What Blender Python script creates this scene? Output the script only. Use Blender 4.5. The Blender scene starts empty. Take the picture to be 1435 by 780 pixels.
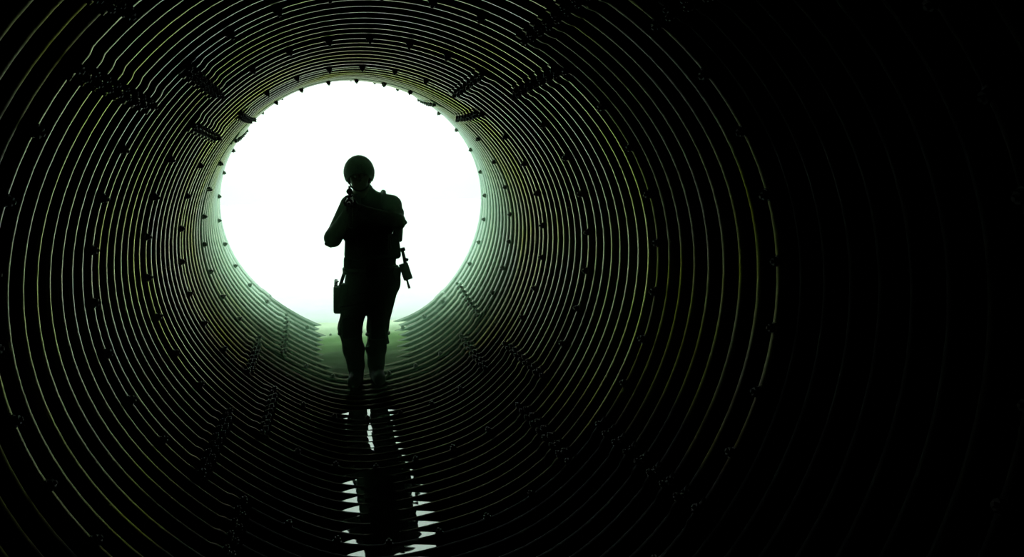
import bpy, bmesh, math, random
import numpy as np
from mathutils import Matrix, Vector

random.seed(7)
rng = np.random.default_rng(7)
scene = bpy.context.scene
C = scene.collection

# ------------------------------------------------------------------ camera
R = 1.245                       # crest radius of the corrugated pipe (m)
PITCH = 0.15555                 # corrugation pitch along the pipe (m)
Y0 = 6.823                      # distance from the camera plane to crest number 0 (m)
CAM = Vector((-0.2521, 0.0, 1.6051))
right = Vector((0.9825, -0.184344, -0.026676))
up = Vector((0.043252, 0.086491, 0.995313))
fwd = Vector((0.181173, 0.979049, -0.092951))
cam_data = bpy.data.cameras.new('camera')
cam_data.sensor_width = 36.0
cam_data.lens = 1360.46 / 1435 * 36.0
cam_data.clip_end = 500
cam = bpy.data.objects.new('camera', cam_data)
C.objects.link(cam)
m = Matrix.Identity(4)
for i in range(3):
    m[i][0], m[i][1], m[i][2], m[i][3] = right[i], up[i], -fwd[i], CAM[i]
cam.matrix_world = m
scene.camera = cam

# ------------------------------------------------------------------ sky: overcast, brighter towards the zenith
SKY = 1.65
world = bpy.data.worlds.new('overcast_sky')
scene.world = world
world.use_nodes = True
nt = world.node_tree
nt.nodes.clear()
tc = nt.nodes.new('ShaderNodeTexCoord')
sep = nt.nodes.new('ShaderNodeSeparateXYZ')
mr = nt.nodes.new('ShaderNodeMapRange')
mr.inputs['From Min'].default_value = 0.0
mr.inputs['From Max'].default_value = 1.0
mr.inputs['To Min'].default_value = 1.0 * SKY
mr.inputs['To Max'].default_value = 3.0 * SKY
bg = nt.nodes.new('ShaderNodeBackground')
bg.inputs['Color'].default_value = (0.82, 0.96, 0.89, 1)
wo = nt.nodes.new('ShaderNodeOutputWorld')
nt.links.new(tc.outputs['Generated'], sep.inputs[0])
nt.links.new(sep.outputs['Z'], mr.inputs['Value'])
nt.links.new(mr.outputs[0], bg.inputs['Strength'])
nt.links.new(bg.outputs[0], wo.inputs['Surface'])

vs = scene.view_settings
vs.view_transform = 'Standard'
vs.look = 'None'
vs.exposure = 0.0
vs.gamma = 1.0
vs.use_curve_mapping = False
scene.cycles.max_bounces = 4
scene.cycles.diffuse_bounces = 2
scene.cycles.glossy_bounces = 2
scene.cycles.sample_clamp_indirect = 4.0
scene.cycles.use_denoising = True


# ------------------------------------------------------------------ pipe geometry
N_EXIT = -18.0
H = (-0.00243, 0.00646, 0.00816, 0.00788, -0.00477)
ASP = 0.98036
DEPTH = 0.050                   # depth of the corrugation (m)


def prof(a):
    """cross-section of the slightly deformed pipe (unit radius) at angle a"""
    rr = 1 + H[0]*np.cos(3*a) + H[1]*np.sin(3*a) + H[2]*np.cos(4*a) + H[3]*np.sin(4*a) + H[4]*np.sin(2*a)
    u = np.mod(a - 0.5*np.pi, 2*np.pi) - np.pi          # angle from the lowest point; the worn floor sags to one side
    rr = rr - 0.130*u*np.exp(-(u/0.30)**2)
    return rr*np.cos(a), ASP*rr*np.sin(a)


BOT = -float(prof(np.array(math.radians(270)))[1]) * R    # the lowest crest lies at z = 0


def axis(n):
    """centre of the pipe at crest number n: it bends gently up and left towards its mouth"""
    d = np.maximum(0, -n) * PITCH / R
    return -0.0030*R*d*d, Y0 - n*PITCH, BOT + 0.0415*R*d*d


def pipe(n, a, inset=0.0):
    n = np.asarray(n, float)
    a = np.asarray(a, float)
    px, pz = prof(a)
    rad = R + DEPTH*(0.5*(1 - np.cos(2*np.pi*n)))**1.4 - inset
    ax, ay, az = axis(n)
    return np.stack(np.broadcast_arrays(ax + rad*px, ay, az + rad*pz), -1)


def px_of(p):
    v = Vector(p) - CAM
    z = v.dot(fwd)
    if z < 0.05:
        return None
    return 717.5 + 1360.46*v.dot(right)/z, 390 - 1360.46*v.dot(up)/z, 1360.46/z


# ------------------------------------------------------------------ materials
def new_mat(name):
    mt = bpy.data.materials.new(name)
    mt.use_nodes = True
    t = mt.node_tree
    return mt, t, t.nodes['Principled BSDF']


def noise(t, scale, detail=4, rough=0.55, coord='Object', mapping=None):
    tcn = t.nodes.new('ShaderNodeTexCoord')
    nz = t.nodes.new('ShaderNodeTexNoise')
    nz.inputs['Scale'].default_value = scale
    nz.inputs['Detail'].default_value = detail
    nz.inputs['Roughness'].default_value = rough
    if mapping:
        mp = t.nodes.new('ShaderNodeMapping')
        mp.inputs['Scale'].default_value = mapping
        t.links.new(tcn.outputs[coord], mp.inputs[0])
        t.links.new(mp.outputs[0], nz.inputs['Vector'])
    else:
        t.links.new(tcn.outputs[coord], nz.inputs['Vector'])
    return nz


def ramp(t, src, stops):
    r = t.nodes.new('ShaderNodeValToRGB')
    e = r.color_ramp.elements
    while len(e) < len(stops):
        e.new(0.5)
    for k, (p, c) in enumerate(stops):
        e[k].position = p
        e[k].color = (*c, 1) if len(c) == 3 else c
    t.links.new(src, r.inputs[0])
    return r


def mixrgb(t, fac, a, b, mode='MIX'):
    mx = t.nodes.new('ShaderNodeMix')
    mx.data_type = 'RGBA'
    mx.blend_type = mode
    for sock, v in ((mx.inputs[0], fac), (mx.inputs[6], a), (mx.inputs[7], b)):
        if hasattr(v, 'is_output'):
            t.links.new(v, sock)
        elif isinstance(v, (int, float)):
            sock.default_value = v
        else:
            sock.default_value = (*v, 1)
    return mx.outputs[2]


def bump(t, bsdf, src, strength, dist):
    b = t.nodes.new('ShaderNodeBump')
    b.inputs['Strength'].default_value = strength
    b.inputs['Distance'].default_value = dist
    t.links.new(src, b.inputs['Height'])
    t.links.new(b.outputs[0], bsdf.inputs['Normal'])


def steel_material(name, r0, r1, k):
    mt, t, b = new_mat(name)
    # dull zinc with olive algae film in broad patches and rusty freckles
    n1 = noise(t, 1.3, 5)
    zinc = ramp(t, n1.outputs['Fac'], [(0.38, (0.14, 0.145, 0.04)), (0.52, (0.14, 0.14, 0.085)), (0.66, (0.14, 0.135, 0.115))])
    n2 = noise(t, 16, 5, 0.65)
    spot = ramp(t, n2.outputs['Fac'], [(0.56, (0, 0, 0)), (0.72, (1, 1, 1))])
    col = mixrgb(t, spot.outputs[0], zinc.outputs[0], (0.04, 0.03, 0.015))
    # silt stain up to the usual water line, with a ragged edge
    geo = t.nodes.new('ShaderNodeNewGeometry')
    sp = t.nodes.new('ShaderNodeSeparateXYZ')
    t.links.new(geo.outputs['Position'], sp.inputs[0])
    n3 = noise(t, 2.2, 6)
    ad = t.nodes.new('ShaderNodeMath')
    ad.operation = 'MULTIPLY_ADD'
    t.links.new(n3.outputs['Fac'], ad.inputs[0])
    ad.inputs[1].default_value = -0.7
    t.links.new(sp.outputs['Z'], ad.inputs[2])
    st = ramp(t, ad.outputs[0], [(0.05, (1, 1, 1)), (0.75, (0, 0, 0))])
    col = mixrgb(t, st.outputs[0], col, (0.020, 0.018, 0.012))
    # mouth glow painted into the zinc: pale mint, with a ragged inner edge
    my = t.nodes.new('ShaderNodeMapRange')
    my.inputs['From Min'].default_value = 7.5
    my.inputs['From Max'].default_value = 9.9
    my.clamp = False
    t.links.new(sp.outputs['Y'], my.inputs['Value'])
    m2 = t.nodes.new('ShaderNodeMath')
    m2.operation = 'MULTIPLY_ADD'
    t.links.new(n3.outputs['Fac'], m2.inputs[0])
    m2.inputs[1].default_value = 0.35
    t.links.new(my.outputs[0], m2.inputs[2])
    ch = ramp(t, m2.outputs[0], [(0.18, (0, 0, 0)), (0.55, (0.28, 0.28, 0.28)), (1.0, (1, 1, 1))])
    glow_mask = mixrgb(t, st.outputs[0], ch.outputs[0], mixrgb(t, 1.0, ch.outputs[0], (0.12, 0.12, 0.12), 'MULTIPLY'))
    col = mixrgb(t, glow_mask, col, (0.60, 0.80, 0.67))
    t.links.new(col, b.inputs['Base Color'])
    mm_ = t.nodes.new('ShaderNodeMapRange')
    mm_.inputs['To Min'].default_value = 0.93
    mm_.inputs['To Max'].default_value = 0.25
    t.links.new(glow_mask, mm_.inputs['Value'])
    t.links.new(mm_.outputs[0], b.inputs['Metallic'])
    edge = ramp(t, n1.outputs['Fac'], [(0.36, (1.0, 0.96, 0.52)), (0.48, (1.0, 0.96, 0.76)), (0.62, (1.0, 0.93, 0.90))])
    tint = mixrgb(t, st.outputs[0], edge.outputs[0], (0.34, 0.32, 0.27))
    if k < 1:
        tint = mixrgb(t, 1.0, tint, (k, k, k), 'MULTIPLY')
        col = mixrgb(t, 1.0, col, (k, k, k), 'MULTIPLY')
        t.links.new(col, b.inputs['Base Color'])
    t.links.new(tint, b.inputs['Specular Tint'])
    rr = t.nodes.new('ShaderNodeMapRange')
    rr.inputs['To Min'].default_value = r0
    rr.inputs['To Max'].default_value = r1
    t.links.new(n2.outputs['Fac'], rr.inputs['Value'])
    t.links.new(rr.outputs[0], b.inputs['Roughness'])
    n4 = noise(t, 60, 3)
    bump(t, b, n4.outputs['Fac'], 0.15, 0.003)
    return mt


def simple(name, col, rough, metal=0.0, var=0.25, scale=25, bmp=0.2, bd=0.003):
    mt, t, b = new_mat(name)
    nz = noise(t, scale, 4)
    lo = tuple(c*(1 - var) for c in col)
    hi = tuple(min(1, c*(1 + var)) for c in col)
    rp = ramp(t, nz.outputs['Fac'], [(0.3, lo), (0.7, hi)])
    t.links.new(rp.outputs[0], b.inputs['Base Color'])
    b.inputs['Roughness'].default_value = rough
    b.inputs['Metallic'].default_value = metal
    if bmp:
        bump(t, b, nz.outputs['Fac'], bmp, bd)
    return mt


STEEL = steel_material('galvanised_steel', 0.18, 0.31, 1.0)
HALF_SHADED = steel_material('half_shaded_steel', 0.32, 0.46, 0.6)  # dimmer copy of the steel, partial shade put into its colour
SHADED = steel_material('shaded_steel', 0.50, 0.62, 0.25)  # darkest copy of the steel, deep shade put into its colour
BOLT = simple('rusted_bolt_steel', (0.05, 0.04, 0.028), 0.65, 0.4)
SILT, t, b = new_mat('silt_light_falloff')
geo = t.nodes.new('ShaderNodeNewGeometry')
sp = t.nodes.new('ShaderNodeSeparateXYZ')
t.links.new(geo.outputs['Position'], sp.inputs[0])
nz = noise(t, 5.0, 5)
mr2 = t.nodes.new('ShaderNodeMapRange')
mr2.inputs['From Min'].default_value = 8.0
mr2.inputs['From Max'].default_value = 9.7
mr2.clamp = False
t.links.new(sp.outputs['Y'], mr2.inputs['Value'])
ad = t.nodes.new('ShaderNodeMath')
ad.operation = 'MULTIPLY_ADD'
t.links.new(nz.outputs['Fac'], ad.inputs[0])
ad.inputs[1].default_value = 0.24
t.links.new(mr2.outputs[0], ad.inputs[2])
rp = ramp(t, ad.outputs[0], [(0.15, (0.018, 0.022, 0.009)), (0.50, (0.035, 0.065, 0.015)), (0.80, (0.14, 0.25, 0.07)), (1.0, (0.62, 0.74, 0.52))])  # light falloff painted in: pale at the mouth, dark further inside
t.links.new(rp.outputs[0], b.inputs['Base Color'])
b.inputs['Roughness'].default_value = 0.95
b.inputs['Specular IOR Level'].default_value = 0.2
bump(t, b, nz.outputs['Fac'], 0.4, 0.02)
GROUND = simple('pale_sandy_ground', (0.46, 0.51, 0.48), 0.9, 0, 0.06, 3, 0.3, 0.02)
CONCRETE = simple('headwall_concrete', (0.42, 0.42, 0.38), 0.85, 0, 0.2, 6)
FATIGUE = simple('dark_fatigue_cloth', (0.022, 0.026, 0.018), 0.85, 0, 0.4, 30, 0.3, 0.006)
VEST = simple('black_nylon', (0.012, 0.012, 0.012), 0.75, 0, 0.3, 120, 0.3, 0.002)
HELMET = simple('dark_green_helmet_shell', (0.03, 0.04, 0.025), 0.6, 0, 0.3, 60, 0.1)
SKIN = simple('shaded_skin', (0.13, 0.08, 0.055), 0.6, 0, 0.1, 40, 0.1)
LEATHER = simple('black_boot_leather', (0.008, 0.007, 0.006), 0.9, 0, 0.3, 60, 0.2)
GLOVE = simple('black_glove_cloth', (0.015, 0.014, 0.013), 0.8, 0, 0.3, 80, 0.2)
GUN = simple('black_gun_metal', (0.015, 0.015, 0.016), 0.4, 0.6, 0.2, 60, 0.05)
PLASTIC = simple('black_plastic', (0.014, 0.014, 0.014), 0.5, 0, 0.2, 60, 0.05)
EYE = simple('eye_white', (0.5, 0.48, 0.45), 0.3, 0, 0.05, 60, 0)

mt, t, b = new_mat('still_dark_water')
b.inputs['Base Color'].default_value = (0.004, 0.006, 0.004, 1)
b.inputs['Roughness'].default_value = 0.02
b.inputs['IOR'].default_value = 1.9
nz = noise(t, 5.0, 2, 0.4)
bump(t, b, nz.outputs['Fac'], 0.12, 0.01)
WATER = mt


# ------------------------------------------------------------------ object helpers
def link(name, me, mat=None, parent=None, loc=None):
    o = bpy.data.objects.new(name, me)
    C.objects.link(o)
    if mat is not None and me is not None and not me.materials:
        me.materials.append(mat)
    if parent is not None:
        o.parent = parent
    if loc is not None:
        o.location = loc
    return o


def tag(o, label=None, cat=None, group=None, kind=None):
    if label:
        o['label'] = label
    if cat:
        o['category'] = cat
    if group:
        o['group'] = group
    if kind:
        o['kind'] = kind
    return o


def mesh(name, v, f, smooth=True):
    me = bpy.data.meshes.new(name)
    me.from_pydata([tuple(map(float, p)) for p in v], [], [tuple(map(int, q)) for q in f])
    if smooth:
        me.polygons.foreach_set('use_smooth', [True]*len(me.polygons))
    me.update()
    return me


def grid_faces(nu, nv, off=0, flip=False):
    i, j = np.meshgrid(np.arange(nu - 1), np.arange(nv - 1), indexing='ij')
    a = off + i*nv + j
    q = np.stack([a, a + 1, a + nv + 1, a + nv], -1).reshape(-1, 4)
    return q[:, ::-1] if flip else q


# ------------------------------------------------------------------ the pipe: steel plates, four to a ring, seams staggered ring by ring
SEAM_A = [58.5, 141.5, 235.5, 321.0]
SEAM_B = [48.5, 131.5, 225.0, 310.5]
pipe_root = tag(link('wall_pipe', None), 'round corrugated steel pipe wall made of bolted curved plates', kind='structure')
TH = 0.005


def build_plate(n0, n1, a0, a1, ringlap):
    """a curved corrugated plate from crest n0 to n1 and angle a0 to a1 (degrees), with thickness; its a1 edge laps inward over its neighbour"""
    lo, hi = (n0 - 0.3, n1 + 0.3) if ringlap else (n0, n1)
    lo = max(lo, N_EXIT)
    nu = max(3, int((hi - lo)*12) + 1)
    ns = np.linspace(lo, hi, nu)
    lap = 2.2
    aa = np.concatenate([np.linspace(a0 - lap, a1 - 4.5, 26), np.array([a1 - 3.6, a1 - 3.0, a1 - 2.4, a1 - 1, a1 + 0.6, a1 + lap])])
    s = np.clip((aa - (a1 - 3.8))/1.4, 0, 1)
    ins = s*s*(3 - 2*s)*0.008 + (0.006 if ringlap else 0.0)
    A = np.radians(aa)
    nv = len(aa)
    g = pipe(ns[:, None], A[None, :], ins[None, :]).reshape(-1, 3)
    g2 = pipe(ns[:, None], A[None, :], ins[None, :] - TH).reshape(-1, 3)
    f = grid_faces(nu, nv)
    f2 = grid_faces(nu, nv, nu*nv, True)
    K = nu*nv
    ed = []
    for i in range(nu - 1):
        ed.append((i*nv, (i + 1)*nv, K + (i + 1)*nv, K + i*nv))
        p = i*nv + nv - 1
        ed.append((p, p + K, p + K + nv, p + nv))
    for j in range(nv - 1):
        ed.append((j, K + j, K + j + 1, j + 1))
        p = (nu - 1)*nv + j
        ed.append((p, p + 1, K + p + 1, K + p))
    me = mesh('plate', np.concatenate([g, g2]), np.concatenate([f, f2, np.array(ed)]))
    # sharp rim
    ne = len(ed)
    sm = [True]*(len(me.polygons) - ne) + [False]*ne
    me.polygons.foreach_set('use_smooth', sm)
    return me


plates = []
for k in range(-3, 10):
    n0, n1 = 8*k, 8*k + 8
    if n1 <= N_EXIT:
        continue
    odd = k % 2 == 0
    seams = SEAM_A if odd else SEAM_B
    for q in range(4):
        a0 = seams[q]
        a1 = seams[(q + 1) % 4]
        if a1 < a0:
            a1 += 360
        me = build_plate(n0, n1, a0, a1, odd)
        # shade put into the plates: near and right-hand ones get darker steel copies
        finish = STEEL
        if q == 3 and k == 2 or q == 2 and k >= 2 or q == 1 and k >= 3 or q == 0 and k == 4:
            finish = HALF_SHADED
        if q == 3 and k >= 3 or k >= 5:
            finish = SHADED
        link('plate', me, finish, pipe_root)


# bolts
def bolt_mesh():
    bm = bmesh.new()
    def prism(nseg, r, z0, z1, rot=0.0, cham=0.0):
        bot = [bm.verts.new((r*math.cos(rot + 2*math.pi*i/nseg), r*math.sin(rot + 2*math.pi*i/nseg), z0)) for i in range(nseg)]
        rt = r - cham
        top = [bm.verts.new((rt*math.cos(rot + 2*math.pi*i/nseg), rt*math.sin(rot + 2*math.pi*i/nseg), z1)) for i in range(nseg)]
        bm.faces.new(top)
        for i in range(nseg):
            bm.faces.new((bot[i], bot[(i + 1) % nseg], top[(i + 1) % nseg], top[i]))
    prism(8, 0.022, -0.012, 0.004)
    prism(6, 0.018, 0.003, 0.019, 0.3, 0.002)
    prism(5, 0.009, 0.015, 0.028, 0, 0.002)
    me = bpy.data.meshes.new('bolt')
    bm.to_mesh(me)
    bm.free()
    return me


BOLT_ME = bolt_mesh()
ring_angles = list(np.linspace(58.5, 141.5, 9)[:-1]) + list(np.linspace(141.5, 235.5, 10)[:-1]) + list(np.linspace(235.5, 321, 9)[:-1]) + list(np.linspace(321, 418.5, 10)[:-1])
spots = []
for n in (-16, -8, 0, 8, 16, 24, 32):
    for a in ring_angles:
        spots.append((n, a, 0.007, 1.0))
for k in range(-2, 5):
    seams = SEAM_A if k % 2 == 0 else SEAM_B
    for s in seams:
        for i in range(1, 8):
            n = 8*k + i
            spots.append((n - 0.10, s - 0.6, 0.012, 0.8))
            spots.append((n + 0.12, s + 0.75, 0.012, 0.8))
placed = []
for n, a, ins, sc in spots:
    A = math.radians(a)
    p = Vector(pipe(n, A, ins).tolist())
    z = -Vector((math.cos(A), 0, math.sin(A)))
    y = Vector((0, 1, 0))
    x = y.cross(z).normalized()
    mw = Matrix(((x[0], y[0], z[0], p[0]), (x[1], y[1], z[1], p[1]), (x[2], y[2], z[2], p[2]), (0, 0, 0, 1)))
    mw = mw @ Matrix.Rotation(random.uniform(0, 1.0), 4, 'Z') @ Matrix.Scale(sc*random.uniform(0.92, 1.05), 4)
    q = px_of(p)
    vis = q is not None and -20 < q[0] < 1455 and -20 < q[1] < 800
    placed.append((q[2]*sc if vis else -1, mw))
placed.sort(key=lambda e: -e[0])
BOLT_ME.materials.append(BOLT)
for sz, mw in placed[:300]:
    o = link('bolt', BOLT_ME, None, pipe_root)
    o.matrix_world = mw
bm = bmesh.new()
for sz, mw in placed[300:]:
    if sz < 0:
        continue
    bmt = bmesh.new()
    bmt.from_mesh(BOLT_ME)
    bmt.transform(mw)
    tmp = bpy.data.meshes.new('tmp')
    bmt.to_mesh(tmp)
    bmt.free()
    bm.from_mesh(tmp)
    bpy.data.meshes.remove(tmp)
me = bpy.data.meshes.new('seam_bolts')
bm.to_mesh(me)
bm.free()
tag(link('seam_bolts', me, BOLT, pipe_root), 'small dark bolts along the far plate seams', kind='stuff')

# added cap far behind the camera, blocking light at the pipe's rear
a = np.radians(np.arange(0, 360, 6))
px_, pz_ = prof(a)
yb = float(Y0 - 79.6*PITCH)
v = [(1.1*R*x, yb, BOT + 1.1*R*z) for x, z in zip(px_, pz_)] + [(1.1*R*x, yb - 0.2, BOT + 1.1*R*z) for x, z in zip(px_, pz_)]
K = len(a)
f = [tuple(range(K)), tuple(range(2*K - 1, K - 1, -1))]
me = mesh('wall_light_block', v, f, False)
bmx = bmesh.new(); bmx.from_mesh(me); bmx.verts.ensure_lookup_table()
for i in range(K):
    bmx.faces.new((bmx.verts[i], bmx.verts[(i + 1) % K], bmx.verts[K + (i + 1) % K], bmx.verts[K + i]))
bmx.normal_update(); bmx.to_mesh(me); bmx.free()
tag(link('wall_light_block', me, CONCRETE), 'added unseen concrete wall blocking light at the rear of the pipe', kind='structure')


# ------------------------------------------------------------------ silt bed at the mouth, ground and headwall outside
def silt_level(n):
    base = axis(n)[2] - BOT
    tt = np.clip((-n - 7.0)/4.5, 0, 1)
    return base - 0.045 + 0.105*tt*tt*(3 - 2*tt)


ns = np.linspace(-4.5, N_EXIT - 0.3, 70)
us = np.linspace(-1, 1, 41)
V = []
for n in ns:
    ax, ay, az = axis(n)
    lev = float(silt_level(n))
    dep = lev + BOT - az + R*0.985 + 0.05
    hw = math.sqrt(max(0.02, 2*R*max(0.02, dep) - dep*dep))*1.02
    for u in us:
        V.append((ax + hw*u, ay, lev + 0.010*math.sin(9*u + 2.1*n) * math.cos(1.3*n + 3*u) + 0.03*abs(u)**3))
V = np.array(V)
V[:, 2] += rng.normal(0, 0.0025, len(V))
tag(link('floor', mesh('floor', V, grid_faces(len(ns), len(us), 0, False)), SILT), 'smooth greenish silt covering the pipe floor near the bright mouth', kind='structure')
zg = float(silt_level(np.array(N_EXIT)))
y_exit = float(Y0 - N_EXIT*PITCH)
gx = np.concatenate([np.linspace(-80, -4, 12), np.linspace(-3, 3, 13), np.linspace(4, 80, 12)])
gy = np.concatenate([np.linspace(y_exit, y_exit + 6, 13), np.linspace(y_exit + 8, y_exit + 120, 24)])
V = [(x, y, zg - 0.01 + 0.004*math.sin(x*0.7 + y*0.4)*min(1, (y - y_exit)/5)) for x in gx for y in gy]
tag(link('ground', mesh('ground', V, grid_faces(len(gx), len(gy), 0, True)), GROUND), 'pale sunless sandy ground outside the pipe mouth', kind='structure')

# concrete headwall around the mouth (an annulus cut in a slab), standing outside the pipe
a = np.radians(np.arange(0, 360, 5))
ax, ay, az = [float(v) for v in axis(np.array(N_EXIT))]
px_, pz_ = prof(a)
inner = [(ax + (R + 0.06)*x, az + (R + 0.06)*z) for x, z in zip(px_, pz_)]
outer = []
for th in a:
    cx, cz = math.cos(th), math.sin(th)
    s = min(4.0/abs(cx) if abs(cx) > 1e-6 else 1e9, 2.2/abs(cz) if abs(cz) > 1e-6 else 1e9)
    outer.append((ax + s*cx, az + s*cz))
K = len(a)
V, F = [], []
for yy in (y_exit - 0.30, y_exit - 0.02):
    V += [(x, yy, z) for x, z in inner] + [(x, yy, z) for x, z in outer]
for i in range(K):
    j = (i + 1) % K
    F += [(i, j, K + j, K + i), (2*K + j, 2*K + i, 3*K + i, 3*K + j), (j, i, 2*K + i, 2*K + j), (K + i, K + j, 3*K + j, 3*K + i)]
tag(link('wall_mouth', mesh('wall_mouth', V, F, False), CONCRETE), 'concrete headwall around the mouth of the pipe', kind='structure')

# ------------------------------------------------------------------ puddles in the troughs of the pipe floor
W_LEV = 0.001
SLX, SLY = 0.014, 0.024          # the pipe lies on a slope, the water does not
for n in range(-2, 23):
    xs = np.linspace(-0.40, 0.40, 45)
    nn = np.linspace(n, n + 1, 61)
    lev = W_LEV + float(axis(n + 0.5)[2] - BOT)
    yc = Y0 - (n + 0.5)*PITCH
    keep = []
    for x in xs:
        zz = pipe(nn, math.radians(270) + x/R, 0.0)[:, 2]
        wl = lev + SLX*x + SLY*(Y0 - nn*PITCH - yc)
        ok = np.where(zz < wl - 0.0005)[0]
        if len(ok) > 2:
            keep.append((x, nn[ok[0]] - 0.02, nn[ok[-1]] + 0.02))
    if len(keep) < 5:
        continue
    V = []
    for x, q0, q1 in keep:
        for s in (0, 0.33, 0.67, 1):
            y = Y0 - (q0 + (q1 - q0)*s)*PITCH
            V.append((x, y - yc, SLX*x + SLY*(y - yc)))
    o = link('puddle', mesh('puddle', V, grid_faces(len(keep), 4, 0, False)), WATER, None, (0, yc, lev))
    tag(o, 'thin strip of still water in a trough of the pipe floor', 'puddle', 'puddles between the floor corrugations')

# ------------------------------------------------------------------ greenish mist hanging in the mouth of the pipe
def mist_body(name, n_near, n_far, rel, colour, density, label):
    aa = np.radians(np.arange(0, 360, 6))
    ns = np.linspace(n_near, n_far, 20)
    px_, pz_ = prof(aa)
    V = []
    for n in ns:
        ax_, ay_, az_ = axis(n)
        V += [(float(ax_ + rel*R*x), float(ay_), float(az_ + rel*R*z)) for x, z in zip(px_, pz_)]
    K = len(aa)
    F = [(i*K + j, i*K + (j + 1) % K, (i + 1)*K + (j + 1) % K, (i + 1)*K + j) for i in range(len(ns) - 1) for j in range(K)]
    F += [tuple(range(K))[::-1], tuple(range((len(ns) - 1)*K, len(ns)*K))]
    me = mesh(name, V, F)
    bmx = bmesh.new(); bmx.from_mesh(me); bmesh.ops.recalc_face_normals(bmx, faces=bmx.faces[:]); bmx.to_mesh(me); bmx.free()
    mm = bpy.data.materials.new(name)
    mm.use_nodes = True
    tr = mm.node_tree
    tr.nodes.clear()
    vsn = tr.nodes.new('ShaderNodeVolumeScatter')
    van = tr.nodes.new('ShaderNodeVolumeAbsorption')
    for nd in (vsn, van):
        nd.inputs['Color'].default_value = (*colour, 1)
        nd.inputs['Density'].default_value = density
    vsn.inputs['Anisotropy'].default_value = 0.75
    vad = tr.nodes.new('ShaderNodeAddShader')
    mo = tr.nodes.new('ShaderNodeOutputMaterial')
    tr.links.new(vsn.outputs[0], vad.inputs[0])
    tr.links.new(van.outputs[0], vad.inputs[1])
    tr.links.new(vad.outputs[0], mo.inputs['Volume'])
    return tag(link(name, me, mm), label, 'mist', kind='stuff')


mist_body('mist', -3.0, N_EXIT + 0.2, 0.985, (0.42, 1.0, 0.46), 0.08, 'thin greenish mist around the person near the pipe mouth')
mist_body('mouth_mist', -11.5, N_EXIT + 0.25, 0.980, (0.55, 1.0, 0.68), 0.22, 'denser pale mist glowing in the mouth of the pipe')


# ------------------------------------------------------------------ small modelling helpers
def bm_box(bm, size, loc=(0, 0, 0), rot=(0, 0, 0), bevel=0.0, seg=2, taper=None):
    """adds a bevelled box; taper = (x, y) scale of its top"""
    b2 = bmesh.new()
    bmesh.ops.create_cube(b2, size=1.0)
    for vv in b2.verts:
        k = taper if (taper and vv.co.z > 0) else (1, 1)
        vv.co = Vector((vv.co.x*size[0]*k[0], vv.co.y*size[1]*k[1], vv.co.z*size[2]))
    if bevel:
        bmesh.ops.bevel(b2, geom=b2.edges[:], offset=bevel, segments=seg, profile=0.5, affect='EDGES')
    from mathutils import Euler
    b2.transform(Matrix.Translation(Vector(loc)) @ Euler(rot).to_matrix().to_4x4())
    tmp = bpy.data.meshes.new('tmp')
    b2.to_mesh(tmp)
    b2.free()
    bm.from_mesh(tmp)
    bpy.data.meshes.remove(tmp)


def bm_tube(bm, pts, rad, seg=10, closed=False, flat=1.0):
    """tube along points; rad a number or one per point; flat squeezes it across"""
    pts = [Vector(p) for p in pts]
    n = len(pts)
    rads = rad if isinstance(rad, (list, tuple)) else [rad]*n
    rings = []
    ref = Vector((0.13, 0.21, 0.97)).normalized()
    for i, p in enumerate(pts):
        d = (pts[(i + 1) % n] - pts[i - 1]) if closed else (pts[min(i + 1, n - 1)] - pts[max(i - 1, 0)])
        d.normalize()
        u = d.cross(ref)
        if u.length < 0.05:
            u = d.cross(Vector((1, 0, 0)))
        u.normalize()
        w = d.cross(u)
        rings.append([bm.verts.new(p + rads[i]*(math.cos(2*math.pi*k/seg)*u*flat + math.sin(2*math.pi*k/seg)*w)) for k in range(seg)])
    m_ = n if closed else n - 1
    for i in range(m_):
        A, B = rings[i], rings[(i + 1) % n]
        for k in range(seg):
            bm.faces.new((A[k], B[k], B[(k + 1) % seg], A[(k + 1) % seg]))
    if not closed:
        bm.faces.new(rings[0])
        bm.faces.new(rings[-1][::-1])


def part(name, mat, parent, fn, smooth=True, label=None):
    bm = bmesh.new()
    fn(bm)
    bmesh.ops.recalc_face_normals(bm, faces=bm.faces[:])
    me = bpy.data.meshes.new(name)
    bm.to_mesh(me)
    bm.free()
    if smooth:
        me.polygons.foreach_set('use_smooth', [True]*len(me.polygons))
        me.set_sharp_from_angle(angle=math.radians(42))
    o = link(name, me, mat, parent)
    if label:
        o['label'] = label
    return o


# ------------------------------------------------------------------ the person: one continuous body grown from a smooth distance field
FEET = (0.0, 7.912, 0.045)
person = tag(link('person', None, loc=FEET), 'helmeted person in dark combat gear walking from the bright mouth, aiming a rifle', 'person')

HG = 0.0055
LO = np.array([-0.42, -0.56, -0.03])
HI = np.array([0.44, 0.27, 1.84])
DIM = np.ceil((HI - LO)/HG).astype(int)
GX, GY, GZ = [(LO[k] + HG*np.arange(DIM[k])).astype(np.float32) for k in range(3)]
FIELD = np.full(DIM, 1.0, np.float32)
OWNER = np.zeros(DIM, np.int8)


def stamp(lo, hi, fn, owner, k):
    pad = max(0.05, 2*k)
    sl = []
    for q, g in enumerate((GX, GY, GZ)):
        a0 = int(np.searchsorted(g, lo[q] - pad))
        a1 = int(np.searchsorted(g, hi[q] + pad))
        sl.append(slice(max(0, a0), max(0, a1)))
    X = GX[sl[0]][:, None, None]
    Y = GY[sl[1]][None, :, None]
    Z = GZ[sl[2]][None, None, :]
    d = fn(X, Y, Z)
    old = FIELD[tuple(sl)]
    OWNER[tuple(sl)] = np.where(d < old, owner, OWNER[tuple(sl)])
    h = np.clip(0.5 + 0.5*(old - d)/k, 0, 1)
    FIELD[tuple(sl)] = old*(1 - h) + d*h - k*h*(1 - h)


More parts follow.
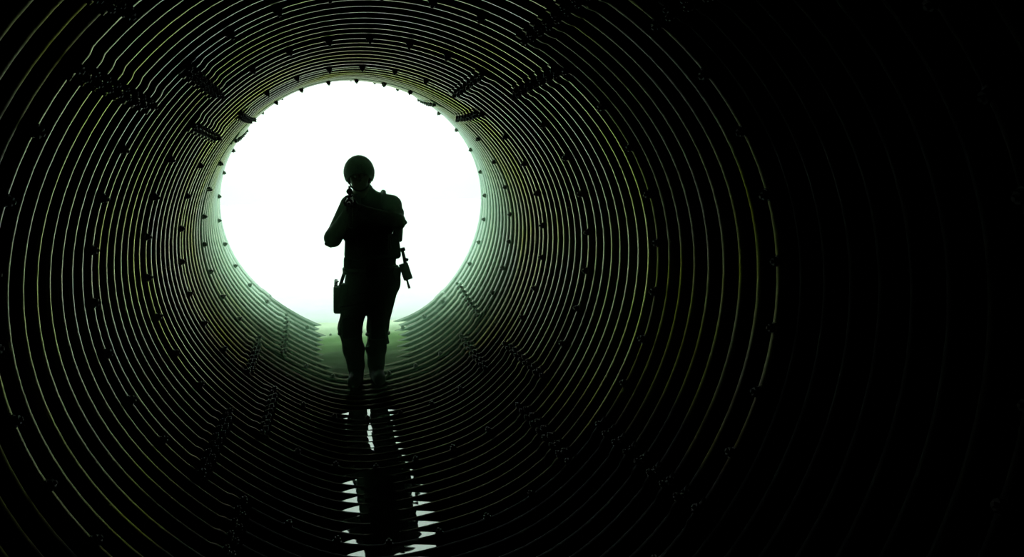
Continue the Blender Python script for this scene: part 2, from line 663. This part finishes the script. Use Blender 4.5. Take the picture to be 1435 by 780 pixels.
def cap(p0, r0, p1, r1, owner=0, k=0.03):
    p0, p1 = np.array(p0, np.float32), np.array(p1, np.float32)
    ba = p1 - p0
    L2 = float(ba @ ba)

    def fn(X, Y, Z):
        t_ = np.clip(((X - p0[0])*ba[0] + (Y - p0[1])*ba[1] + (Z - p0[2])*ba[2])/L2, 0, 1)
        return np.sqrt((X - p0[0] - t_*ba[0])**2 + (Y - p0[1] - t_*ba[1])**2 + (Z - p0[2] - t_*ba[2])**2) - (r0 + (r1 - r0)*t_)
    rm = max(r0, r1)
    stamp(np.minimum(p0, p1) - rm, np.maximum(p0, p1) + rm, fn, owner, k)


def ell(c, r, owner=0, k=0.04):
    c, r = np.array(c, np.float32), np.array(r, np.float32)

    def fn(X, Y, Z):
        a_ = np.sqrt(((X - c[0])/r[0])**2 + ((Y - c[1])/r[1])**2 + ((Z - c[2])/r[2])**2)
        b_ = np.sqrt(((X - c[0])/r[0]**2)**2 + ((Y - c[1])/r[1]**2)**2 + ((Z - c[2])/r[2]**2)**2) + 1e-6
        return a_*(a_ - 1)/b_
    stamp(c - r, c + r, fn, owner, k)


CLOTH, FLESH, BOOT, HAND = 0, 1, 2, 3
# torso and pelvis
ell((.075, .03, 1.33), (.195, .125, .20))
ell((.070, .04, 1.04), (.195, .125, .22))
ell((.060, .05, .87), (.190, .135, .14))
cap((-.075, .03, 1.455), .072, (.235, .03, 1.445), .080)
cap((.02, .03, 1.52), .070, (.175, .03, 1.485), .058)
cap((.02, .03, 1.52), .065, (-.07, .02, 1.475), .055)
# legs, mid-stride, knees bent
cap((-.035, .05, .84), .124, (-.135, -.07, .475), .090)
cap((-.137, -.07, .475), .088, (-.112, .00, .29), .083, k=.04)
cap((-.112, .00, .29), .083, (-.098, .03, .15), .070)
cap((.152, .05, .84), .136, (.086, -.03, .46), .083)
cap((.21, .05, .80), .075, (.20, .05, .90), .08)
cap((.088, -.03, .46), .080, (.074, .05, .28), .078, k=.04)
cap((.074, .05, .28), .078, (.068, .09, .15), .070)
# arms: trigger arm with its elbow hanging out, support arm folded across
cap((-.095, .03, 1.455), .076, (-.238, -.07, 1.200), .064)
cap((-.238, -.07, 1.200), .066, (-.120, -.235, 1.395), .040)
cap((.240, .03, 1.440), .080, (.268, -.15, 1.315), .062)
cap((.268, -.15, 1.315), .062, (.050, -.33, 1.400), .042)
cap((-.085, -.02, 1.205), .072, (-.075, .0, 1.36), .085)
# cloth folds
for z0, x0, y0, w in ((.62, -.08, -.02, .12), (.56, -.10, -.04, .11), (.36, -.12, -.02, .10), (.30, -.115, 0, .095), (.60, .11, .0, .11), (.54, .10, -.01, .10), (.36, .075, .01, .092), (.24, .072, .06, .09), (.23, -.105, .01, .088)):
    cap((x0 - w*.5, y0 - .058, z0), .024, (x0 + w*.45, y0 - .05, z0 + .022), .022, k=.025)
for p0, p1 in (((-.19, -.075, 1.27), (-.135, -.055, 1.31)), ((-.25, -.10, 1.23), (-.19, -.13, 1.26)), ((.225, -.04, 1.40), (.30, -.05, 1.385)), ((.22, -.22, 1.30), (.24, -.19, 1.36))):
    cap(p0, .03, p1, .028, k=.03)
# boots
for hx, hy, tx, ty in ((-.098, .035, -.125, -.175), (.068, .095, .085, -.115)):
    cap((hx, hy, .16), .066, (hx, hy + .005, .06), .056, BOOT, .02)
    cap((hx, hy + .02, .045), .048, (tx, ty + .03, .040), .046, BOOT, .03)
    cap((hx, hy - .03, .085), .05, (tx, ty + .05, .05), .045, BOOT, .03)
# neck and head
cap((.018, .02, 1.48), .064, (-.008, -.002, 1.60), .058, FLESH, .03)
ell((-.010, -.005, 1.690), (.078, .098, .108), FLESH, .02)
ell((-.014, -.045, 1.615), (.056, .060, .055), FLESH, .03)       # jaw and chin
cap((-.045, -.088, 1.702), .014, (.020, -.090, 1.703), .014, FLESH, .015)   # brow
cap((-.015, -.100, 1.690), .009, (-.017, -.118, 1.655), .014, FLESH, .012)  # nose
cap((-.035, -.090, 1.622), .009, (.002, -.092, 1.623), .009, FLESH, .010)   # lips
cap((-.036, -.088, 1.611), .008, (.002, -.090, 1.612), .008, FLESH, .010)
for sx in (-1, 1):
    cap((-.010 + sx*.080, .005, 1.690), .013, (-.010 + sx*.081, .0, 1.655), .011, FLESH, .012)   # ears
    cap((-.010 + sx*.048, -.062, 1.660), .020, (-.010 + sx*.038, -.075, 1.645), .018, FLESH, .02)  # cheeks
# collar
cap((.060, .03, 1.50), .048, (.052, .02, 1.585), .040)
cap((-.045, .03, 1.535), .03, (.085, .035, 1.540), .032)
# trigger hand on the pistol grip
cap((-.120, -.235, 1.395), .030, (-.108, -.235, 1.425), .032, HAND, .02)
ell((-.110, -.236, 1.435), (.022, .034, .040), HAND, .015)
for i, zf in enumerate((1.468, 1.449, 1.430, 1.412)):
    y1 = (-.300, -.292, -.288, -.282)[i]
    cap((-.122, -.245, zf), .0105, (-.119, y1 + .012, zf - .003), .0095, HAND, .006)
    cap((-.119, y1 + .012, zf - .003), .0095, (-.093, y1, zf - .004), .009, HAND, .006)
    cap((-.093, y1, zf - .004), .009, (-.072, y1 + .022, zf - .004), .0085, HAND, .006)
cap((-.100, -.205, 1.455), .012, (-.072, -.222, 1.470), .0105, HAND, .008)
cap((-.072, -.222, 1.470), .0105, (-.068, -.262, 1.473), .009, HAND, .006)
# support hand under the handguard
cap((.050, -.33, 1.400), .032, (-.020, -.395, 1.437), .030, HAND, .02)
ell((-.052, -.415, 1.452), (.038, .046, .018), HAND, .015)
for i, yf in enumerate((-.450, -.429, -.408, -.388)):
    ln = (.0, .004, .002, -.004)[i]
    cap((-.070, yf, 1.450), .0105, (-.130 - ln, yf, 1.462), .0095, HAND, .006)
    cap((-.130 - ln, yf, 1.462), .0095, (-.140 - ln, yf - .002, 1.486), .009, HAND, .006)
    cap((-.140 - ln, yf - .002, 1.486), .009, (-.134, yf - .002, 1.508), .0085, HAND, .006)
cap((-.035, -.40, 1.452), .013, (-.060, -.425, 1.480), .0115, HAND, .008)
cap((-.060, -.425, 1.480), .0115, (-.068, -.452, 1.500), .0095, HAND, .006)
FIELD = np.maximum(FIELD, -GZ[None, None, :])       # flat soles on the floor


def surface_nets(F, lo, h):
    inside = F < 0
    nx, ny, nz_ = F.shape
    cs = np.zeros((nx - 1, ny - 1, nz_ - 1), np.int8)
    for dx in (0, 1):
        for dy in (0, 1):
            for dz in (0, 1):
                cs += inside[dx:nx - 1 + dx, dy:ny - 1 + dy, dz:nz_ - 1 + dz]
    act = (cs > 0) & (cs < 8)
    ci = np.argwhere(act)
    idx = np.full(act.shape, -1, np.int32)
    idx[act] = np.arange(len(ci))
    acc = np.zeros((len(ci), 3))
    cnt = np.zeros(len(ci))
    corners = [(0, 0, 0), (1, 0, 0), (0, 1, 0), (1, 1, 0), (0, 0, 1), (1, 0, 1), (0, 1, 1), (1, 1, 1)]
    vals = np.stack([F[ci[:, 0] + c[0], ci[:, 1] + c[1], ci[:, 2] + c[2]] for c in corners], 1)
    for i in range(8):
        for j in range(i + 1, 8):
            df = np.array(corners[j]) - np.array(corners[i])
            if np.abs(df).sum() != 1:
                continue
            m_ = (vals[:, i] < 0) != (vals[:, j] < 0)
            t_ = vals[:, i]/(vals[:, i] - vals[:, j] + 1e-12)
            pt = np.array(corners[i])[None] + t_[:, None]*df[None]
            acc[m_] += pt[m_]
            cnt[m_] += 1
    V_ = lo + h*(ci + acc/np.maximum(cnt, 1)[:, None])
    quads = []
    for axq in range(3):
        b_, c_ = (axq + 1) % 3, (axq + 2) % 3
        s0 = [slice(None)]*3
        s1 = [slice(None)]*3
        s0[axq] = slice(0, F.shape[axq] - 1)
        s1[axq] = slice(1, F.shape[axq])
        ch = inside[tuple(s0)] != inside[tuple(s1)]
        e = np.argwhere(ch)
        e = e[(e[:, b_] > 0) & (e[:, c_] > 0) & (e[:, b_] < F.shape[b_] - 1) & (e[:, c_] < F.shape[c_] - 1)]
        ins = inside[e[:, 0], e[:, 1], e[:, 2]]
        ub = np.zeros(3, int); ub[b_] = 1
        uc = np.zeros(3, int); uc[c_] = 1
        g = lambda o_: idx[o_[:, 0], o_[:, 1], o_[:, 2]]
        q = np.stack([g(e - ub - uc), g(e - uc), g(e), g(e - ub)], 1)
        q[~ins] = q[~ins][:, ::-1]
        quads.append(q)
    return V_, np.concatenate(quads), ci


SV, SF, SC = surface_nets(FIELD, LO, HG)
body_me = mesh('body', SV, SF)
for mtl in (FATIGUE, SKIN, LEATHER, GLOVE):
    body_me.materials.append(mtl)
own = OWNER[SC[:, 0], SC[:, 1], SC[:, 2]]
body_me.polygons.foreach_set('material_index', own[SF[:, 0]].astype(np.int32))
body = link('body', body_me, None, person)
body['label'] = 'body in dark fatigues, gloves and boots, knees bent'


# ---- gear worn by the person
def helmet_fn(bm):
    nu, nv = 20, 40
    cx, cy, cz = -.010, -.002, 1.712
    rows = []
    for i in range(nu):
        row = []
        for j in range(nv):
            ph = 2*math.pi*j/nv
            c_, s_ = math.cos(ph), math.sin(ph)
            front = max(0, -s_)
            zlow = -0.066 + 0.062*front**1.5 - 0.005*max(0, s_)
            zlow_n = zlow/0.134
            th = (math.pi/2 - math.asin(zlow_n))*(i/(nu - 1))
            r_ = math.sin(th)
            flare = 1 - 0.03*max(0, (i/(nu - 1) - .7)/.3)
            row.append(bm.verts.new((cx + .117*r_*c_*flare, cy + .140*r_*s_*flare, cz + .134*math.cos(th))))
        rows.append(row)
    for i in range(nu - 1):
        for j in range(nv):
            if i == 0:
                if j == 0:
                    pass
            bm.faces.new((rows[i][j], rows[i][(j + 1) % nv], rows[i + 1][(j + 1) % nv], rows[i + 1][j]))
    bmesh.ops.remove_doubles(bm, verts=bm.verts[:], dist=1e-5)
    bmesh.ops.solidify(bm, geom=bm.faces[:], thickness=0.007)


helmet = part('helmet', HELMET, person, helmet_fn, label='dark green rounded combat helmet')
rim_pts = []
for j in range(40):
    ph = 2*math.pi*j/40
    front = max(0, -math.sin(ph))
    zl = -0.066 + 0.062*front**1.5
    rr_ = math.sqrt(1 - (zl/.134)**2)*0.972
    rim_pts.append((-.010 + .117*rr_*math.cos(ph), -.002 + .140*rr_*math.sin(ph), 1.712 + zl))
part('rim', VEST, helmet, lambda bm: bm_tube(bm, rim_pts, .006, 8, True))
for sx in (-1, 1):
    part('side_rail', PLASTIC, helmet, lambda bm: bm_box(bm, (.012, .10, .026), (-.010 + sx*.113, .0, 1.690), (0, 0, 0), .005))
part('mount', PLASTIC, helmet, lambda bm: bm_box(bm, (.045, .018, .04), (-.010, -.137, 1.752), (-.35, 0, 0), .005))
part('chin_strap', VEST, helmet, lambda bm: bm_tube(bm, [(-.098, -.012, 1.660), (-.080, -.045, 1.605), (-.045, -.085, 1.572), (-.012, -.098, 1.565), (.022, -.085, 1.572), (.060, -.045, 1.605), (.078, -.012, 1.660)], .007, 8, False, .45))
for sx in (-1, 1):
    part('ear_cup', PLASTIC, person, lambda bm: bm_box(bm, (.026, .06, .070), (-.010 + sx*.080, .004, 1.658), (0, 0, 0), .012, 3))
    part('eye', EYE, person, lambda bm: bmesh.ops.create_uvsphere(bm, u_segments=12, v_segments=8, radius=.0125, matrix=Matrix.Translation((-.012 + sx*.030, -.088, 1.683))))


def vest_fn(bm):
    bm_box(bm, (.300, .055, .33), (.072, -.105, 1.255), (.05, 0, 0), .02, 3, (.82, 1))
    bm_box(bm, (.310, .055, .36), (.072, .165, 1.27), (-.03, 0, 0), .02, 3, (.85, 1))
    bm_box(bm, (.455, .270, .20), (.071, .035, 1.115), (0, 0, 0), .035, 3, (.93, .96))


vest = part('vest', VEST, person, vest_fn, label='black plate carrier vest')
for sx in (-1, 1):
    part('shoulder_strap', VEST, vest, lambda bm: bm_tube(bm, [(.072 + sx*.095, -.125, 1.40), (.072 + sx*.105, -.075, 1.505), (.072 + sx*.105, .02, 1.548), (.072 + sx*.105, .11, 1.51), (.072 + sx*.095, .175, 1.42)], .026, 10, False, .9))
for i in range(3):
    pch = part('magazine_pouch', VEST, vest, lambda bm: bm_box(bm, (.076, .042, .15), (-.012 + .084*i, -.155, 1.13), (0, 0, 0), .010, 2))
    part('flap', VEST, pch, lambda bm: bm_box(bm, (.080, .048, .045), (-.012 + .084*i, -.156, 1.195), (.06, 0, 0), .008, 2))
part('side_pouch', VEST, vest, lambda bm: bm_box(bm, (.075, .13, .17), (.282, .01, 1.235), (0, .10, 0), .018, 3))
part('admin_pouch', VEST, vest, lambda bm: bm_box(bm, (.15, .03, .09), (.085, -.147, 1.325), (.08, 0, 0), .008, 2))

belt_pts = [(.062 + .208*math.cos(q), .048 + .150*math.sin(q), .935) for q in np.linspace(0, 2*math.pi, 33)[:-1]]
belt = part('belt', VEST, person, lambda bm: bm_tube(bm, belt_pts, .022, 8, True, .5))
part('belt_pouch', VEST, belt, lambda bm: bm_box(bm, (.060, .12, .095), (-.132, -.03, .995), (0, .05, 0), .014, 2))
part('belt_pouch', VEST, belt, lambda bm: bm_box(bm, (.05, .09, .06), (-.148, .05, .925), (0, -.08, 0), .012, 2))
part('belt_pouch', VEST, belt, lambda bm: bm_box(bm, (.10, .06, .10), (.05, -.115, .925), (0, 0, 0), .014, 2))
part('belt_pouch', VEST, belt, lambda bm: bm_box(bm, (.07, .14, .12), (.255, .02, .885), (0, .12, 0), .018, 2))

# radio, its strap and the dangling end on the other hip
radio = part('radio', PLASTIC, person, lambda bm: bm_box(bm, (.074, .055, .140), (.333, .0, .905), (0, -.28, 0), .009, 2), label='small radio hanging off the hip')
part('antenna', PLASTIC, radio, lambda bm: bm_tube(bm, [(.335, .0, .95), (.322, .0, 1.03), (.306, .0, 1.10)], [.015, .014, .012], 8))
part('knob', PLASTIC, radio, lambda bm: bm_box(bm, (.040, .03, .026), (.338, .0, 1.003), (0, .3, 0), .006, 2))
part('clip', PLASTIC, radio, lambda bm: bm_box(bm, (.045, .04, .03), (.312, .0, 1.085), (0, -.25, 0), .006, 2))
part('strap_end', VEST, radio, lambda bm: bm_tube(bm, [(.338, .0, .85), (.346, .0, .81), (.358, -.003, .765)], [.011, .010, .012], 8, False, .7))

# drop-leg holster
holster = part('holster', VEST, person, lambda bm: (bm_box(bm, (.070, .085, .225), (-.220, .0, .700), (0, .05, 0), .020, 3, (1.05, 1.35)), bm_box(bm, (.060, .13, .20), (-.180, .0, .73), (0, .22, 0), .010, 2)), label='black drop-leg holster strapped to the thigh')
part('hanger_strap', VEST, holster, lambda bm: bm_tube(bm, [(-.142, .02, .95), (-.172, .01, .88), (-.205, .005, .79)], .016, 8, False, .5))
for zz, cx, rr_ in ((.735, -.075, .132), (.655, -.098, .122)):
    part('thigh_strap', VEST, holster, lambda bm: bm_tube(bm, [(cx + rr_*math.cos(q), -.008 - (.84 - zz)*.2 + .045 + rr_*.98*math.sin(q), zz + .02*math.cos(q)) for q in np.linspace(0, 2*math.pi, 29)[:-1]], .014, 8, True, .45))

# pads
for cx, cy, cz in ((-.138, -.140, .480), (.084, -.092, .455)):
    kp = part('knee_pad', PLASTIC, person, lambda bm: bm_box(bm, (.135, .05, .17), (cx, cy, cz), (-.12, 0, 0), .022, 3, (.92, 1)))
    part('strap', VEST, kp, lambda bm: bm_tube(bm, [(cx + .003 + .094*math.cos(q), cy + .075 + .092*math.sin(q), cz - .045) for q in np.linspace(0, 2*math.pi, 25)[:-1]], .013, 8, True, .5))
part('leg_pouch', VEST, person, lambda bm: bm_box(bm, (.045, .09, .11), (.148, .0, .375), (0, -.15, 0), .012, 2))
part('elbow_pad', PLASTIC, person, lambda bm: bm_box(bm, (.06, .085, .10), (.300, -.155, 1.335), (.3, -.55, 0), .018, 3, (.8, .8)))
part('elbow_pad', PLASTIC, person, lambda bm: bm_box(bm, (.075, .085, .09), (-.258, -.075, 1.180), (.3, .5, 0), .020, 3, (.85, .85)))


# ------------------------------------------------------------------ rifle held at the shoulder, pointing towards the camera
rifle = tag(link('rifle', None, loc=(FEET[0] - .085, FEET[1] - .07, FEET[2] + 1.500)), 'black rifle raised to the shoulder of the helmeted person', 'rifle')
rifle.rotation_euler = (math.radians(3.0), 0, math.radians(-2.5))
# local: the barrel runs along -y, the butt sits at the origin
part('stock', PLASTIC, rifle, lambda bm: (bm_box(bm, (.034, .13, .075), (0, -.062, -.010), (.10, 0, 0), .010, 2, (1, .9)), bm_box(bm, (.038, .018, .115), (0, .006, -.016), (0, 0, 0), .006, 2)))
part('buffer_tube', GUN, rifle, lambda bm: bm_tube(bm, [(0, -.10, .012), (0, -.22, .012)], .014, 12))
recv = part('receiver', GUN, rifle, lambda bm: (bm_box(bm, (.036, .20, .042), (0, -.285, .018), (0, 0, 0), .005, 2), bm_box(bm, (.030, .15, .036), (0, -.275, -.016), (0, 0, 0), .005, 2)))
part('trigger_guard', GUN, recv, lambda bm: bm_tube(bm, [(0, -.245, -.032), (0, -.252, -.056), (0, -.285, -.058), (0, -.296, -.032)], .004, 6))
part('charging_handle', GUN, recv, lambda bm: bm_box(bm, (.055, .02, .012), (0, -.192, .042), (0, 0, 0), .003, 1))
part('grip', PLASTIC, rifle, lambda bm: bm_box(bm, (.028, .045, .10), (0, -.205, -.072), (.30, 0, 0), .010, 2))
part('magazine', GUN, rifle, lambda bm: (bm_box(bm, (.026, .062, .10), (0, -.325, -.072), (-.10, 0, 0), .005, 1), bm_box(bm, (.026, .060, .09), (0, -.340, -.150), (-.28, 0, 0), .005, 1)))
hg = part('handguard', PLASTIC, rifle, lambda bm: bm_tube(bm, [(0, -.385, .016), (0, -.39, .016), (0, -.59, .016), (0, -.595, .016)], [.026, .030, .028, .022], 8))
for i in range(7):
    part('rail_slot', GUN, hg, lambda bm: bm_box(bm, (.022, .010, .008), (0, -.41 - .026*i, .047), (0, 0, 0), .001, 1))
part('barrel', GUN, rifle, lambda bm: bm_tube(bm, [(0, -.59, .016), (0, -.72, .016)], .009, 12))
part('muzzle_brake', GUN, rifle, lambda bm: bm_tube(bm, [(0, -.715, .016), (0, -.72, .016), (0, -.765, .016), (0, -.77, .016)], [.010, .013, .013, .010], 10))
part('front_sight', GUN, rifle, lambda bm: (bm_box(bm, (.016, .02, .055), (0, -.605, .045), (0, 0, 0), .003, 1, (.5, .7)), bm_box(bm, (.050, .014, .012), (0, -.605, .062), (0, 0, 0), .003, 1)))
op = part('optic', GUN, rifle, lambda bm: (bm_tube(bm, [(0, -.245, .083), (0, -.26, .083), (0, -.33, .083), (0, -.345, .083)], [.019, .022, .022, .024], 14), bm_box(bm, (.024, .05, .03), (0, -.29, .052), (0, 0, 0), .004, 1)))
part('turret', GUN, op, lambda bm: bm_tube(bm, [(0, -.295, .10), (0, -.295, .122)], .009, 10))

# ------------------------------------------------------------------ pistol in the thigh holster
pistol = tag(link('pistol', None, loc=(FEET[0] - .238, FEET[1] + .0, FEET[2] + .79)), 'small black pistol sticking out of the drop-leg holster', 'pistol')
part('slide', GUN, pistol, lambda bm: bm_box(bm, (.024, .032, .12), (.002, -.005, -.025), (0, .05, 0), .004, 1))
part('grip', PLASTIC, pistol, lambda bm: bm_box(bm, (.028, .085, .040), (.008, .052, .040), (.35, .1, 0), .009, 2))
part('hammer', GUN, pistol, lambda bm: bm_tube(bm, [(.002, .0, .03), (.012, .012, .05), (.030, .016, .055)], [.007, .007, .006], 6))
